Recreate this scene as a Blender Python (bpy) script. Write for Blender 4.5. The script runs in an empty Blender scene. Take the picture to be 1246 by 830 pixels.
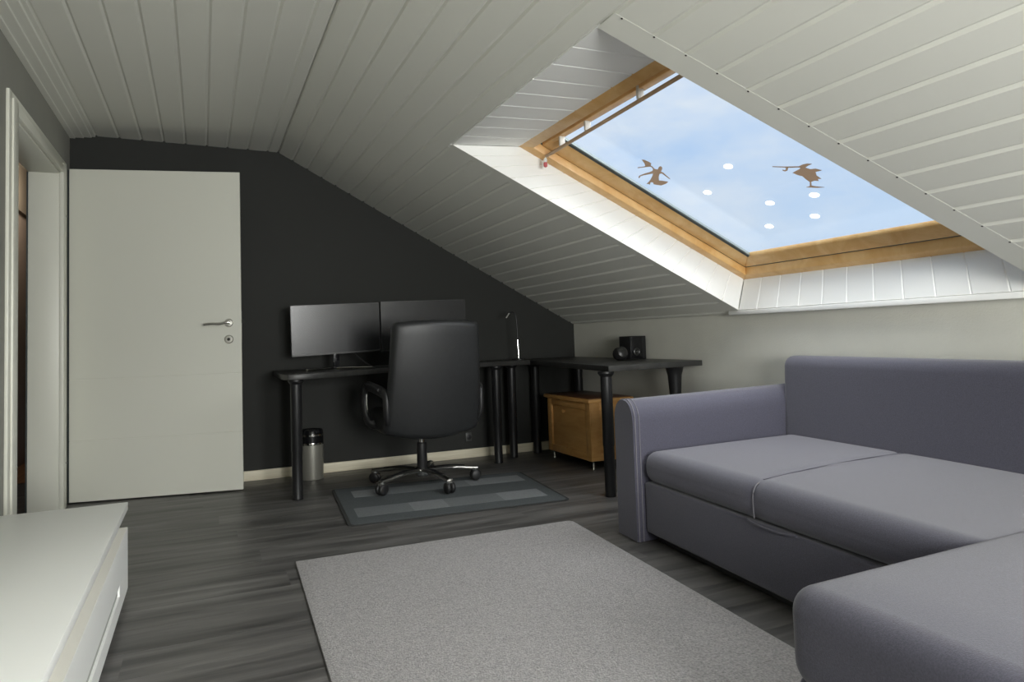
import bpy, bmesh, math, random
from mathutils import Vector, Matrix
from mathutils.geometry import tessellate_polygon

random.seed(7)
SC = bpy.context.scene
COL = SC.collection

# ------------------------------------------------------------------ camera
FPX = 863.0
yaw, pit, rol = (math.radians(a) for a in (23.61, 3.18, -1.93))
Fv = Vector((math.sin(yaw)*math.cos(pit), math.cos(yaw)*math.cos(pit), math.sin(pit)))
R0 = Vector((math.cos(yaw), -math.sin(yaw), 0)); U0 = R0.cross(Fv)
Rv = R0*math.cos(rol) + U0*math.sin(rol); Uv = -R0*math.sin(rol) + U0*math.cos(rol)
cam = bpy.data.cameras.new('camera'); camo = bpy.data.objects.new('camera', cam); COL.objects.link(camo)
camo.matrix_world = Matrix(((Rv.x, Uv.x, -Fv.x, 0), (Rv.y, Uv.y, -Fv.y, 0), (Rv.z, Uv.z, -Fv.z, 0.92), (0, 0, 0, 1)))
cam.sensor_width = 36.0; cam.lens = FPX/1246*36.0; cam.shift_y = -54/1246; cam.clip_start = 0.02
SC.camera = camo

# ------------------------------------------------------------------ sky, sun, added fill lights, exposure
W = bpy.data.worlds.new('sky'); SC.world = W; W.use_nodes = True
nt = W.node_tree; nt.nodes.clear()
def nd(t, kind, **kw):
    n = t.nodes.new(kind)
    for k, v in kw.items(): setattr(n, k, v)
    return n
def lk(t, a, b): t.links.new(a, b)
wo = nd(nt, 'ShaderNodeOutputWorld'); wb = nd(nt, 'ShaderNodeBackground'); wt = nd(nt, 'ShaderNodeTexCoord')
wsep = nd(nt, 'ShaderNodeSeparateXYZ'); wr = nd(nt, 'ShaderNodeValToRGB'); wm = nd(nt, 'ShaderNodeMapping')
wn = nd(nt, 'ShaderNodeTexNoise'); wc = nd(nt, 'ShaderNodeValToRGB'); wx = nd(nt, 'ShaderNodeMixRGB')
lk(nt, wt.outputs['Generated'], wsep.inputs[0]); lk(nt, wsep.outputs['Z'], wr.inputs[0])
wr.color_ramp.elements[0].position = 0.10; wr.color_ramp.elements[0].color = (0.60, 0.75, 0.95, 1)
wr.color_ramp.elements[1].position = 0.46; wr.color_ramp.elements[1].color = (0.33, 0.575, 0.985, 1)
lk(nt, wt.outputs['Generated'], wm.inputs[0]); wm.inputs['Scale'].default_value = (2.2, 2.2, 5.0)
wm.inputs['Location'].default_value = (0.35, 0.1, 0.0)
lk(nt, wm.outputs[0], wn.inputs['Vector']); wn.inputs['Scale'].default_value = 1.3; wn.inputs['Detail'].default_value = 7; wn.inputs['Roughness'].default_value = .55
wc.color_ramp.elements[0].position = 0.48; wc.color_ramp.elements[0].color = (0, 0, 0, 1)
wc.color_ramp.elements[1].position = 0.70; wc.color_ramp.elements[1].color = (0.9, 0.9, 0.9, 1)
lk(nt, wn.outputs[0], wc.inputs[0]); lk(nt, wc.outputs[0], wx.inputs[0]); lk(nt, wr.outputs[0], wx.inputs[1])
wx.inputs[2].default_value = (0.84, 0.90, 0.97, 1)
lk(nt, wx.outputs[0], wb.inputs[0]); wb.inputs[1].default_value = 1.0; lk(nt, wb.outputs[0], wo.inputs[0])

sun = bpy.data.lights.new('hazy_sun', 'SUN'); sun.energy = 11.0; sun.angle = math.radians(110); sun.color = (1.0, 0.985, 0.95)
suno = bpy.data.objects.new('hazy_sun', sun); COL.objects.link(suno)
suno.rotation_euler = Vector((-0.45, 0.12, -1)).to_track_quat('-Z', 'Y').to_euler()
def area(name, loc, aim, sx, sy, power, color):
    l = bpy.data.lights.new(name, 'AREA'); l.shape = 'RECTANGLE'; l.size = sx; l.size_y = sy; l.energy = power; l.color = color
    o = bpy.data.objects.new(name, l); COL.objects.link(o); o.location = loc
    o.rotation_euler = Vector(aim).to_track_quat('-Z', 'Y').to_euler(); return o
# fill light added behind the photographer, set in the added rear window
area('rear_fill', (0.95, -1.655, 1.08), (0, 1, 0), 1.3, 1.0, 178, (1.0, 0.992, 0.97))
hall = bpy.data.lights.new('hall_fill', 'POINT'); hall.energy = 9; hall.shadow_soft_size = .12; hall.color = (1, .94, .86)  # unseen fill light added to brighten the hall
hallo = bpy.data.objects.new('hall_fill', hall); COL.objects.link(hallo); hallo.location = (-1.1, 6.6, 2.2)

vs = SC.view_settings
vs.view_transform = 'Standard'; vs.look = 'None'; vs.gamma = 1.0; vs.use_curve_mapping = False; vs.exposure = 0.0

# ------------------------------------------------------------------ materials
def s1(c):
    c /= 255.0
    return c/12.92 if c <= 0.04045 else ((c+0.055)/1.055)**2.4
def rgb(r, g, b): return (s1(r), s1(g), s1(b), 1)
def mat(name, col, rough=.5, metal=0.0, spec=.5, noise=None, bump=None, coat=0, rnd=0.0, grain=None, sheen=0):
    """noise=(scale, amount); bump=(scale, strength, dist); grain=(stretch xyz, dark colour, light colour, scale)"""
    m = bpy.data.materials.new(name); m.use_nodes = True; t = m.node_tree
    b = t.nodes['Principled BSDF']
    b.inputs['Base Color'].default_value = col; b.inputs['Roughness'].default_value = rough; b.inputs['Metallic'].default_value = metal
    b.inputs['Specular IOR Level'].default_value = spec; b.inputs['Coat Weight'].default_value = coat; b.inputs['Sheen Weight'].default_value = sheen
    tc = nd(t, 'ShaderNodeTexCoord'); vec = tc.outputs['Object']
    oi = nd(t, 'ShaderNodeObjectInfo')
    out = None
    if rnd or grain:
        va = nd(t, 'ShaderNodeVectorMath', operation='ADD'); vmul = nd(t, 'ShaderNodeMath', operation='MULTIPLY')
        lk(t, oi.outputs['Random'], vmul.inputs[0]); vmul.inputs[1].default_value = 37.0 if rnd else 0.0
        lk(t, vec, va.inputs[0]); lk(t, vmul.outputs[0], va.inputs[1]); vec = va.outputs[0]
    if grain:
        st, dk, lt, sc = grain
        mp = nd(t, 'ShaderNodeMapping'); mp.inputs['Scale'].default_value = st; lk(t, vec, mp.inputs[0])
        n = nd(t, 'ShaderNodeTexNoise'); n.inputs['Scale'].default_value = sc; n.inputs['Detail'].default_value = 7; n.inputs['Roughness'].default_value = .6
        n.inputs['Distortion'].default_value = .6
        lk(t, mp.outputs[0], n.inputs['Vector']); r = nd(t, 'ShaderNodeValToRGB')
        r.color_ramp.elements[0].position = .32; r.color_ramp.elements[0].color = dk
        r.color_ramp.elements[1].position = .70; r.color_ramp.elements[1].color = lt
        lk(t, n.outputs[0], r.inputs[0]); out = r.outputs[0]
    elif noise:
        n = nd(t, 'ShaderNodeTexNoise'); n.inputs['Scale'].default_value = noise[0]; n.inputs['Detail'].default_value = 5
        lk(t, vec, n.inputs['Vector'])
        r = nd(t, 'ShaderNodeValToRGB'); a = noise[1]
        r.color_ramp.elements[0].position = .3; r.color_ramp.elements[0].color = tuple(c*(1-a) for c in col[:3])+(1,)
        r.color_ramp.elements[1].position = .7; r.color_ramp.elements[1].color = tuple(min(1, c*(1+a)) for c in col[:3])+(1,)
        lk(t, n.outputs[0], r.inputs[0]); out = r.outputs[0]
    if rnd:
        hs = nd(t, 'ShaderNodeHueSaturation'); mr = nd(t, 'ShaderNodeMapRange'); mr.inputs['To Min'].default_value = 1-rnd; mr.inputs['To Max'].default_value = 1+rnd
        lk(t, oi.outputs['Random'], mr.inputs[0]); lk(t, mr.outputs[0], hs.inputs['Value'])
        if out: lk(t, out, hs.inputs['Color'])
        else: hs.inputs['Color'].default_value = col
        out = hs.outputs[0]
    if out: lk(t, out, b.inputs['Base Color'])
    if bump:
        n2 = nd(t, 'ShaderNodeTexNoise'); n2.inputs['Scale'].default_value = bump[0]; n2.inputs['Detail'].default_value = 4; lk(t, vec, n2.inputs['Vector'])
        bp = nd(t, 'ShaderNodeBump'); bp.inputs['Strength'].default_value = bump[1]; bp.inputs['Distance'].default_value = bump[2]
        lk(t, n2.outputs[0], bp.inputs['Height']); lk(t, bp.outputs[0], b.inputs['Normal'])
    return m
M = {}
M['ceil'] = mat('painted_boards', rgb(225, 225, 216), .42, bump=(14, .05, .004))
M['lining'] = mat('white_lining', rgb(244, 244, 240), .4)
M['dark'] = mat('charcoal_paint', rgb(35, 36, 33), .75, noise=(3, .06), bump=(140, .12, .002))
M['plaster'] = mat('pale_plaster', rgb(205, 204, 194), .85, noise=(5, .03), bump=(110, .35, .004))
M['grey_plaster'] = mat('grey_plaster', rgb(148, 148, 140), .85, noise=(5, .03), bump=(110, .25, .003))
M['base'] = mat('cream_baseboard', rgb(228, 220, 196), .5, grain=((1, 20, 20), rgb(214, 205, 180), rgb(236, 229, 206), 3))
M['white'] = mat('white_lacquer', rgb(226, 227, 220), .38)
M['door'] = mat('door_white', rgb(212, 212, 201), .4)
M['frame_white'] = mat('casing_white', rgb(222, 222, 210), .4)
M['cab'] = mat('cabinet_white', rgb(242, 243, 240), .33)
M['cab_edge'] = mat('cabinet_cream', rgb(233, 231, 223), .4)
M['cab_slot'] = mat('cabinet_slot_grey', rgb(176, 178, 172), .5)
M['steel'] = mat('brushed_steel', rgb(190, 188, 182), .28, 1.0)
M['chrome'] = mat('chrome', rgb(215, 214, 210), .12, 1.0)
M['floor'] = mat('grey_laminate', rgb(86, 86, 82), .42, grain=((.75, 7.5, 1), rgb(55, 54, 53), rgb(116, 114, 112), 1.7), rnd=.14, bump=(60, .04, .002))
M['hallwood'] = mat('hall_oak', rgb(150, 105, 70), .5, grain=((12, 1, 1), rgb(120, 82, 52), rgb(172, 124, 84), 2))
M['hallwall'] = mat('hall_wall', rgb(146, 130, 114), .8)
M['halldark'] = mat('hall_bulkhead', rgb(92, 82, 66), .8)
M['pine'] = mat('pine', rgb(232, 186, 122), .45, grain=((7, 7, 7), rgb(222, 170, 100), rgb(242, 202, 140), 1.2), coat=.2)
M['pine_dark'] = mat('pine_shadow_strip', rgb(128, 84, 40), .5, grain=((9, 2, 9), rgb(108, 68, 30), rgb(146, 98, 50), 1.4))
M['gasket'] = mat('rubber_gasket', rgb(52, 60, 60), .5)
M['alu'] = mat('aluminium_strip', rgb(160, 170, 168), .35, .8)
M['fabric'] = mat('sofa_fabric', rgb(68, 67, 81), .9, noise=(260, .22), bump=(420, .35, .002), sheen=.25)
M['piping'] = mat('sofa_piping', rgb(108, 106, 112), .8)
M['rug'] = mat('rug_pile', rgb(160, 157, 157), .95, noise=(150, .36), bump=(220, 1.0, .011), sheen=.2)
M['rug_edge'] = mat('rug_binding', rgb(96, 94, 92), .9)
M['mat'] = mat('mat_slate', rgb(76, 81, 83), .9, noise=(170, .22), bump=(220, .6, .004))
M['mat_light'] = mat('mat_stripe', rgb(122, 125, 127), .9, noise=(170, .16), bump=(220, .6, .004))
M['mat_mid'] = mat('mat_stripe_mid', rgb(106, 110, 112), .9, noise=(170, .16), bump=(220, .6, .004))
M['mat_border'] = mat('mat_border', rgb(46, 47, 46), .9, noise=(170, .1))
M['blacktop'] = mat('black_ash_top', rgb(48, 48, 47), .42, grain=((2, 22, 2), rgb(40, 40, 39), rgb(56, 56, 54), 2))
M['blackmetal'] = mat('black_metal', rgb(26, 26, 27), .42, 0, .4)
M['leather'] = mat('black_leather', rgb(34, 35, 36), .45, 0, .5, noise=(40, .1), bump=(260, .12, .002))
M['plastic'] = mat('black_plastic', rgb(30, 30, 31), .45)
M['plastic_gloss'] = mat('black_gloss', rgb(22, 22, 24), .18)
M['screen'] = mat('screen', rgb(20, 21, 22), .26, 0, .6)
M['bezel'] = mat('bezel', rgb(58, 58, 57), .35, .4)
M['binmetal'] = mat('bin_grey', rgb(150, 149, 140), .4, .5)
M['chest'] = mat('beech', rgb(206, 156, 92), .5, grain=((3, 3, 14), rgb(196, 144, 80), rgb(216, 168, 104), 1.6))
M['chest_top'] = mat('brown_lid', rgb(112, 78, 56), .4, grain=((2, 14, 2), rgb(98, 66, 46), rgb(124, 88, 64), 1.6))
M['red'] = mat('red_knob', rgb(196, 96, 98), .4)
M['whiteplastic'] = mat('white_plastic', rgb(232, 232, 226), .4)
M['barwood'] = mat('bar_wood', rgb(196, 164, 130), .45)
M['outlet'] = mat('dark_outlet', rgb(74, 75, 72), .45)
M['dark_dot'] = mat('dark_dot_lock', rgb(44, 42, 39), .6)  # dark tone for the groove-end shade dots, also latch and lock cylinder
g = bpy.data.materials.new('window_glass'); g.use_nodes = True; t = g.node_tree; t.nodes.clear()
go = nd(t, 'ShaderNodeOutputMaterial'); gm = nd(t, 'ShaderNodeMixShader'); gt = nd(t, 'ShaderNodeBsdfTransparent'); gg = nd(t, 'ShaderNodeBsdfGlossy'); gf = nd(t, 'ShaderNodeLayerWeight')
gp = nd(t, 'ShaderNodeMath', operation='POWER'); gr = nd(t, 'ShaderNodeMapRange'); gr.inputs['To Min'].default_value = .02; gr.inputs['To Max'].default_value = .5
gf.inputs[0].default_value = .5; gp.inputs[1].default_value = 5.0
gt.inputs[0].default_value = (.985, .992, .99, 1); gg.inputs['Roughness'].default_value = 0.0
lk(t, gf.outputs['Facing'], gp.inputs[0]); lk(t, gp.outputs[0], gr.inputs[0]); lk(t, gr.outputs[0], gm.inputs[0])
lk(t, gt.outputs[0], gm.inputs[1]); lk(t, gg.outputs[0], gm.inputs[2]); lk(t, gm.outputs[0], go.inputs[0])
M['glass'] = g
def film(nm, col, tr):
    m = bpy.data.materials.new(nm); m.use_nodes = True; t = m.node_tree; b = t.nodes['Principled BSDF']; o = t.nodes['Material Output']
    b.inputs['Base Color'].default_value = col; b.inputs['Roughness'].default_value = .8
    tl = nd(t, 'ShaderNodeBsdfTranslucent'); tl.inputs[0].default_value = col; mx = nd(t, 'ShaderNodeMixShader'); mx.inputs[0].default_value = tr
    lk(t, b.outputs[0], mx.inputs[1]); lk(t, tl.outputs[0], mx.inputs[2]); lk(t, mx.outputs[0], o.inputs[0]); return m
M['decal_brown'] = film('brown_film', rgb(158, 144, 130), .75)
M['reflection_white'] = film('white_reflection', rgb(255, 254, 244), .9)  # translucent white for the ovals that imitate reflected lights

# ------------------------------------------------------------------ mesh helpers
V = Vector
def box(bm, x0, x1, y0, y1, z0, z1, bev=0.0, seg=2, mi=0):
    b = bmesh.new(); bmesh.ops.create_cube(b, size=1)
    for v in b.verts:
        v.co = V(((x0+x1)/2+v.co.x*(x1-x0), (y0+y1)/2+v.co.y*(y1-y0), (z0+z1)/2+v.co.z*(z1-z0)))
    if bev: bmesh.ops.bevel(b, geom=list(b.edges), offset=bev, segments=seg, affect='EDGES', profile=.5)
    merge(bm, b, mi=mi)
def merge(bm, b, M4=None, mi=None):
    mp = {}
    for v in b.verts: mp[v] = bm.verts.new(M4 @ v.co if M4 else v.co)
    for f in b.faces:
        try: nf = bm.faces.new([mp[v] for v in f.verts]); nf.material_index = f.material_index if mi is None else mi
        except ValueError: pass
    b.free()
def hexa(bm, lo, hi):
    """lo, hi: four points each, matching order; closed solid"""
    a = [bm.verts.new(p) for p in lo]; c = [bm.verts.new(p) for p in hi]
    bm.faces.new(a[::-1]); bm.faces.new(c)
    for i in range(4): bm.faces.new((a[i], a[(i+1) % 4], c[(i+1) % 4], c[i]))
def prism(bm, pts, z0, z1, bev=0.0, seg=2):
    b = bmesh.new()
    lo = [b.verts.new((p[0], p[1], z0)) for p in pts]; hi = [b.verts.new((p[0], p[1], z1)) for p in pts]
    n = len(pts); f0 = b.faces.new(lo[::-1]); f1 = b.faces.new(hi)
    for i in range(n): b.faces.new((lo[i], lo[(i+1) % n], hi[(i+1) % n], hi[i]))
    bmesh.ops.recalc_face_normals(b, faces=b.faces[:])
    if bev:
        es = [e for e in b.edges if abs(e.verts[0].co.z-e.verts[1].co.z) < 1e-6]
        bmesh.ops.bevel(b, geom=es, offset=bev, segments=seg, affect='EDGES', profile=.5)
    merge(bm, b)
def lathe(bm, prof, c, n=24, sx=1.0, sy=1.0, M4=None):
    """prof: (radius, z) from bottom to top around vertical axis at c"""
    rings = []
    for r, z in prof:
        ring = []
        for i in range(n):
            a = 2*math.pi*i/n
            p = V((c[0]+r*sx*math.cos(a), c[1]+r*sy*math.sin(a), c[2]+z))
            ring.append(bm.verts.new(M4 @ p if M4 else p))
        rings.append(ring)
    for A, B in zip(rings, rings[1:]):
        for i in range(n): bm.faces.new((A[i], A[(i+1) % n], B[(i+1) % n], B[i]))
    bm.faces.new(rings[0][::-1]); bm.faces.new(rings[-1])
def tube(bm, pts, r, n=10, ry=None, up=V((0, 0, 1))):
    pts = [V(p) for p in pts]; rings = []
    for i, p in enumerate(pts):
        d = (pts[min(i+1, len(pts)-1)]-pts[max(i-1, 0)]).normalized()
        u = up if abs(d.dot(up)) < .95 else V((1, 0, 0))
        s = d.cross(u).normalized(); w = s.cross(d).normalized()
        rr = r[i] if isinstance(r, (list, tuple)) else r
        rz = rr if ry is None else (ry[i] if isinstance(ry, (list, tuple)) else ry)
        rings.append([bm.verts.new(p+s*rr*math.cos(2*math.pi*k/n)+w*rz*math.sin(2*math.pi*k/n)) for k in range(n)])
    for A, B in zip(rings, rings[1:]):
        for i in range(n): bm.faces.new((A[i], A[(i+1) % n], B[(i+1) % n], B[i]))
    bm.faces.new(rings[0][::-1]); bm.faces.new(rings[-1])
def curve(pts, n=6):
    """Catmull-Rom through pts"""
    P = [V(p) for p in pts]; out = []
    for i in range(len(P)-1):
        a, b, c, d = P[max(i-1, 0)], P[i], P[i+1], P[min(i+2, len(P)-1)]
        for k in range(n):
            t_ = k/n
            out.append(.5*((2*b)+(c-a)*t_+(2*a-5*b+4*c-d)*t_*t_+(3*b-a-3*c+d)*t_**3))
    out.append(P[-1]); return out
def softbox(bm, hx, hy, hz, r, fn=None, nm=10, nc=4):
    """rounded box centred at 0 with half sizes; fn maps each point afterwards"""
    def ax(h):
        c = [r*(1-math.cos(math.pi/2*k/nc)) for k in range(nc+1)]
        L = [-h+x for x in c]; inner = h-r
        mid = [-inner+2*inner*k/nm for k in range(1, nm)]
        return L+mid+[h-x for x in c[::-1]]
    X, Y, Z = ax(hx), ax(hy), ax(hz); b = bmesh.new(); cache = {}
    def vert(x, y, z):
        k = (round(x, 6), round(y, 6), round(z, 6))
        if k not in cache:
            q = V((max(-hx+r, min(hx-r, x)), max(-hy+r, min(hy-r, y)), max(-hz+r, min(hz-r, z))))
            d = V((x, y, z))-q
            p = q+d.normalized()*r if d.length > 1e-9 else q
            cache[k] = b.verts.new(fn(p) if fn else p)
        return cache[k]
    def grid(A, B, f, flip):
        for i in range(len(A)-1):
            for j in range(len(B)-1):
                q = [vert(*f(A[i], B[j])), vert(*f(A[i+1], B[j])), vert(*f(A[i+1], B[j+1])), vert(*f(A[i], B[j+1]))]
                if len(set(q)) < 4: continue
                try: b.faces.new(q[::-1] if flip else q)
                except ValueError: pass
    grid(X, Y, lambda a, c: (a, c, hz), False); grid(X, Y, lambda a, c: (a, c, -hz), True)
    grid(X, Z, lambda a, c: (a, -hy, c), False); grid(X, Z, lambda a, c: (a, hy, c), True)
    grid(Y, Z, lambda a, c: (hx, a, c), False); grid(Y, Z, lambda a, c: (-hx, a, c), True)
    merge(bm, b)
def boardquad(bm, a, b, c, d, n, th, ch):
    """a,b = one end (left,right), c,d = other end (right,left); n = unit normal to the room; front face chamfered along the two long sides"""
    a, b, c, d, n = V(a), V(b), V(c), V(d), V(n)
    w0 = (b-a).normalized()*ch; w1 = (c-d).normalized()*ch
    back = [p-n*th for p in (a, b, c, d)]; mid = [p-n*ch*.75 for p in (a, b, c, d)]; fr = [a+w0, b-w0, c-w1, d+w1]
    R = [[bm.verts.new(p) for p in ring] for ring in (back, mid, fr)]
    bm.faces.new(R[0][::-1]); bm.faces.new(R[2])
    for A, B in zip(R, R[1:]):
        for i in range(4): bm.faces.new((A[i], A[(i+1) % 4], B[(i+1) % 4], B[i]))
def obj(name, bm, m, parent=None, smooth=35, base=None):
    bmesh.ops.recalc_face_normals(bm, faces=bm.faces[:])
    me = bpy.data.meshes.new(name); bm.to_mesh(me); bm.free()
    for mm in (m if isinstance(m, (list, tuple)) else [m]): me.materials.append(M[mm])
    if smooth:
        for p in me.polygons: p.use_smooth = True
        me.set_sharp_from_angle(angle=math.radians(smooth))
    o = bpy.data.objects.new(name, me); COL.objects.link(o)
    if parent is not None:
        o.parent = parent; o.matrix_parent_inverse = inv(parent)
    return o
MW = {}
def inv(p): return MW.get(p.name, Matrix.Identity(4)).inverted()
def tag(o, label, cat=None, group=None):
    o['label'] = label
    if cat: o['category'] = cat
    if group: o['group'] = group
    return o
def thing(name, label, cat, loc, group=None):
    o = bpy.data.objects.new(name, None); COL.objects.link(o); o.location = loc; o.empty_display_size = .05
    MW[o.name] = Matrix.Translation(V(loc)); return tag(o, label, cat, group)
def struct(name, bm, m, label=None, parent=None, smooth=35):
    o = obj(name, bm, m, parent, smooth)
    if parent is None: o['kind'] = 'structure'
    if label: o['label'] = label
    return o
def sempty(name, label, loc):
    o = bpy.data.objects.new(name, None); COL.objects.link(o); o.location = loc; MW[o.name] = Matrix.Translation(V(loc))
    o['kind'] = 'structure'; o['label'] = label; return o
def nb(): return bmesh.new()

# ------------------------------------------------------------------ room numbers
XL, XK, YB, YR = -0.766, 2.817, 5.189, -1.6        # left wall, knee wall, charcoal wall, wall behind the camera
MS, XR = 0.5502, 0.50                              # roof slope, x where the slope starts
def zs(x): return 2.195-MS*(x-0.642)               # sloped ceiling face
ZR = zs(XR)                                        # ridge line height
ZL = 2.300
def zf(x): return ZL+(ZR-ZL)*(x-XL)/(XR-XL)        # almost level part
def P3(x, y, d=0.0): return V((x, y, zs(x)+d))
NS = V((-MS, 0, -1)).normalized()                  # slope normal into the room
OB, OC, OD, OA = (1.172, 3.374), (2.770, 3.157), (2.770, 1.535), (1.172, 1.925)   # opening: top far, bottom far, bottom near, top near
def yfar(x): return OB[1]+(OC[1]-OB[1])*(x-OB[0])/(OC[0]-OB[0])
def ynear(x): return OA[1]+(OD[1]-OA[1])*(x-OA[0])/(OD[0]-OA[0])

X3A, X3B, Y3A, Y3B = 1.193+.0993, 1.193+.0993*12, -1.25, -.05     # second roof window, added behind the photographer to brighten the room

# floor with separate planks
bm = nb(); box(bm, XL-.2, XK+.1, YR-.1, YB+.1, -.06, -.013)
floor = struct('floor', bm, 'floor', 'dark grey laminate floor of long planks')
PW, PL = .192, 1.285
def plankmesh(L, Wd):
    b = nb(); boardquad(b, (0, 0, 0), (0, Wd, 0), (L, Wd, 0), (L, 0, 0), (0, 0, 1), .0125, .0012)
    bmesh.ops.recalc_face_normals(b, faces=b.faces[:])
    me = bpy.data.meshes.new('plank'); b.to_mesh(me); b.free(); me.materials.append(M['floor']); return me
full = plankmesh(PL, PW)
y = YB; row = 0
while y > YR+.01:
    y0 = max(y-PW, YR); off = (row*.47) % 1.0*PL
    x = XL-off
    while x < XK-.005:
        a, b_ = max(x, XL), min(x+PL, XK)
        if b_-a > .02:
            me = full if (b_-a > PL-1e-4 and y-y0 > PW-1e-4) else plankmesh(b_-a, y-y0)
            o = bpy.data.objects.new('plank', me); COL.objects.link(o); o.parent = floor; o.location = (a, y0, 0)
        x += PL
    y -= PW; row += 1

# charcoal gable wall (pieces follow the roof line)
bm = nb()
pts = [(XL-.2, -.05), (XK+.1, -.05), (XK+.1, zs(XK+.1)+.03), (XR, ZR+.03), (XL-.2, ZL+.03)]
lo = [bm.verts.new((p[0], YB, p[1])) for p in pts]; hi = [bm.verts.new((p[0], YB+.12, p[1])) for p in pts]
bm.faces.new(lo); bm.faces.new(hi[::-1])
for i in range(5): bm.faces.new((lo[i], lo[(i+1) % 5], hi[(i+1) % 5], hi[i]))
struct('wall_back', bm, 'dark', 'charcoal painted gable wall behind the desk')
# knee wall
bm = nb(); box(bm, XK, XK+.12, YR-.1, YB+.05, -.05, zs(XK)+.02)
struct('wall_right', bm, 'plaster', 'low pale plaster wall under the sloped ceiling')
# left wall with door opening
DY0, DY1, DZ = 3.70, 4.86, 1.985
bm = nb()
for q in ((YR-.1, DY0, -.05, ZL+.05), (DY1, YB+.05, -.05, ZL+.05), (DY0, DY1, DZ, ZL+.05)):
    box(bm, XL-.16, XL, q[0], q[1], q[2], q[3])
struct('wall_left', bm, 'grey_plaster', 'grey plaster wall with the doorway')
# wall behind the camera, with a window added for the fill light
bm = nb(); zt = 2.6
for q in ((XL-.2, .27, -.05, zt), (1.63, XK+.1, -.05, zt), (.27, 1.63, -.05, .55), (.27, 1.63, 1.61, zt)):
    box(bm, q[0], q[1], YR-.12, YR, q[2], q[3])
struct('wall_rear', bm, 'plaster', 'plaster wall behind the photographer')
w2 = sempty('added_window_2', 'window added for the fill light in the wall behind the photographer', (.95, YR-.05, .55))
for q in ((.27, .32, .55, 1.61), (1.58, 1.63, .55, 1.61), (.32, 1.58, .55, .60), (.32, 1.58, 1.56, 1.61), (.93, .97, .60, 1.56)):
    bm = nb(); box(bm, q[0], q[1], YR-.05, YR-.01, q[2], q[3]); obj('window_frame', bm, 'white', w2)
bm = nb(); box(bm, .32, 1.58, YR-.035, YR-.03, .60, 1.56); obj('pane', bm, 'glass', w2)

# ceiling: solid backing with the skylight hole, boards as parts
bm = nb(); TB = .02
def slab(p):   # p: list of 4 (x,y,zfun)
    lo = [V((x, yy, zz+TB)) for x, yy, zz in p]; hi = [q+V((0, 0, .06)) for q in lo]; hexa(bm, lo, hi)
slab([(XL-.2, YR-.1, ZL), (XR, YR-.1, ZR), (XR, YB+.1, ZR), (XL-.2, YB+.1, ZL)])
def slope_slab(x0, x1, ya, yb_):
    slab([(x0, ya[0], zs(x0)), (x1, ya[1], zs(x1)), (x1, yb_[1], zs(x1)), (x0, yb_[0], zs(x0))])
x0, x1 = OB[0]-.012, OC[0]+.012
slope_slab(XR, x0, (YR-.1,)*2, (YB+.1,)*2)
slope_slab(2.84, XK+.15, (YR-.1,)*2, (YB+.1,)*2)
slope_slab(x0, 2.84, (yfar(x0)+.012, yfar(2.84)+.012), (YB+.1,)*2)
nr = lambda xa, xb: (ynear(xa)-.012, ynear(xb)-.012)
slope_slab(x0, X3A, (YR-.1,)*2, nr(x0, X3A)); slope_slab(X3B, 2.84, (YR-.1,)*2, nr(X3B, 2.84))
slope_slab(X3A, X3B, (YR-.1,)*2, (Y3A,)*2); slope_slab(X3A, X3B, (Y3B,)*2, nr(X3A, X3B))
ceiling = struct('ceiling', bm, 'ceil', 'white painted tongue and groove boarded ceiling, part level and part sloped', smooth=0)
TH, CH = .016, .0105
e = [XL+.001, -.62]+[-.62+.131*i for i in range(1, 9)]+[XR]
NF = V(((ZR-ZL)/(XR-XL), 0, -1)).normalized()
for a, b_ in zip(e, e[1:]):
    bm = nb(); boardquad(bm, (a, YR, zf(a)), (b_, YR, zf(b_)), (b_, YB-.001, zf(b_)), (a, YB-.001, zf(a)), NF, TH, CH)
    obj('ceiling_board', bm, 'ceil', ceiling, 0)
e = [XR]+[1.172 if k == 0 else 1.193+.0993*k for k in range(-6, 17) if XR+.04 < 1.193+.0993*k < XK-.03]+[XK-.001]
SF, SN, STP = .045, .108, .012       # trim strips beside the opening
for a, b_ in zip(e, e[1:]):
    spans = []
    if b_ <= OB[0]+.001 or a >= OC[0]-.02: spans.append(((YR, YR), (YB-.001, YB-.001)))
    else:
        spans.append(((yfar(a)+.001, yfar(b_)+.001), (YB-.001, YB-.001)))
        if X3A-.001 < a and b_ < X3B+.001:
            spans.append(((YR, YR), (Y3A, Y3A))); spans.append(((Y3B, Y3B), (ynear(a)-.001, ynear(b_)-.001)))
        else: spans.append(((YR, YR), (ynear(a)-.001, ynear(b_)-.001)))
    for y0, y1 in spans:
        bm = nb(); boardquad(bm, P3(a, y0[0]), P3(b_, y0[1]), P3(b_, y1[1]), P3(a, y1[0]), NS, TH, CH)
        obj('ceiling_board', bm, 'ceil', ceiling, 0)

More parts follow.
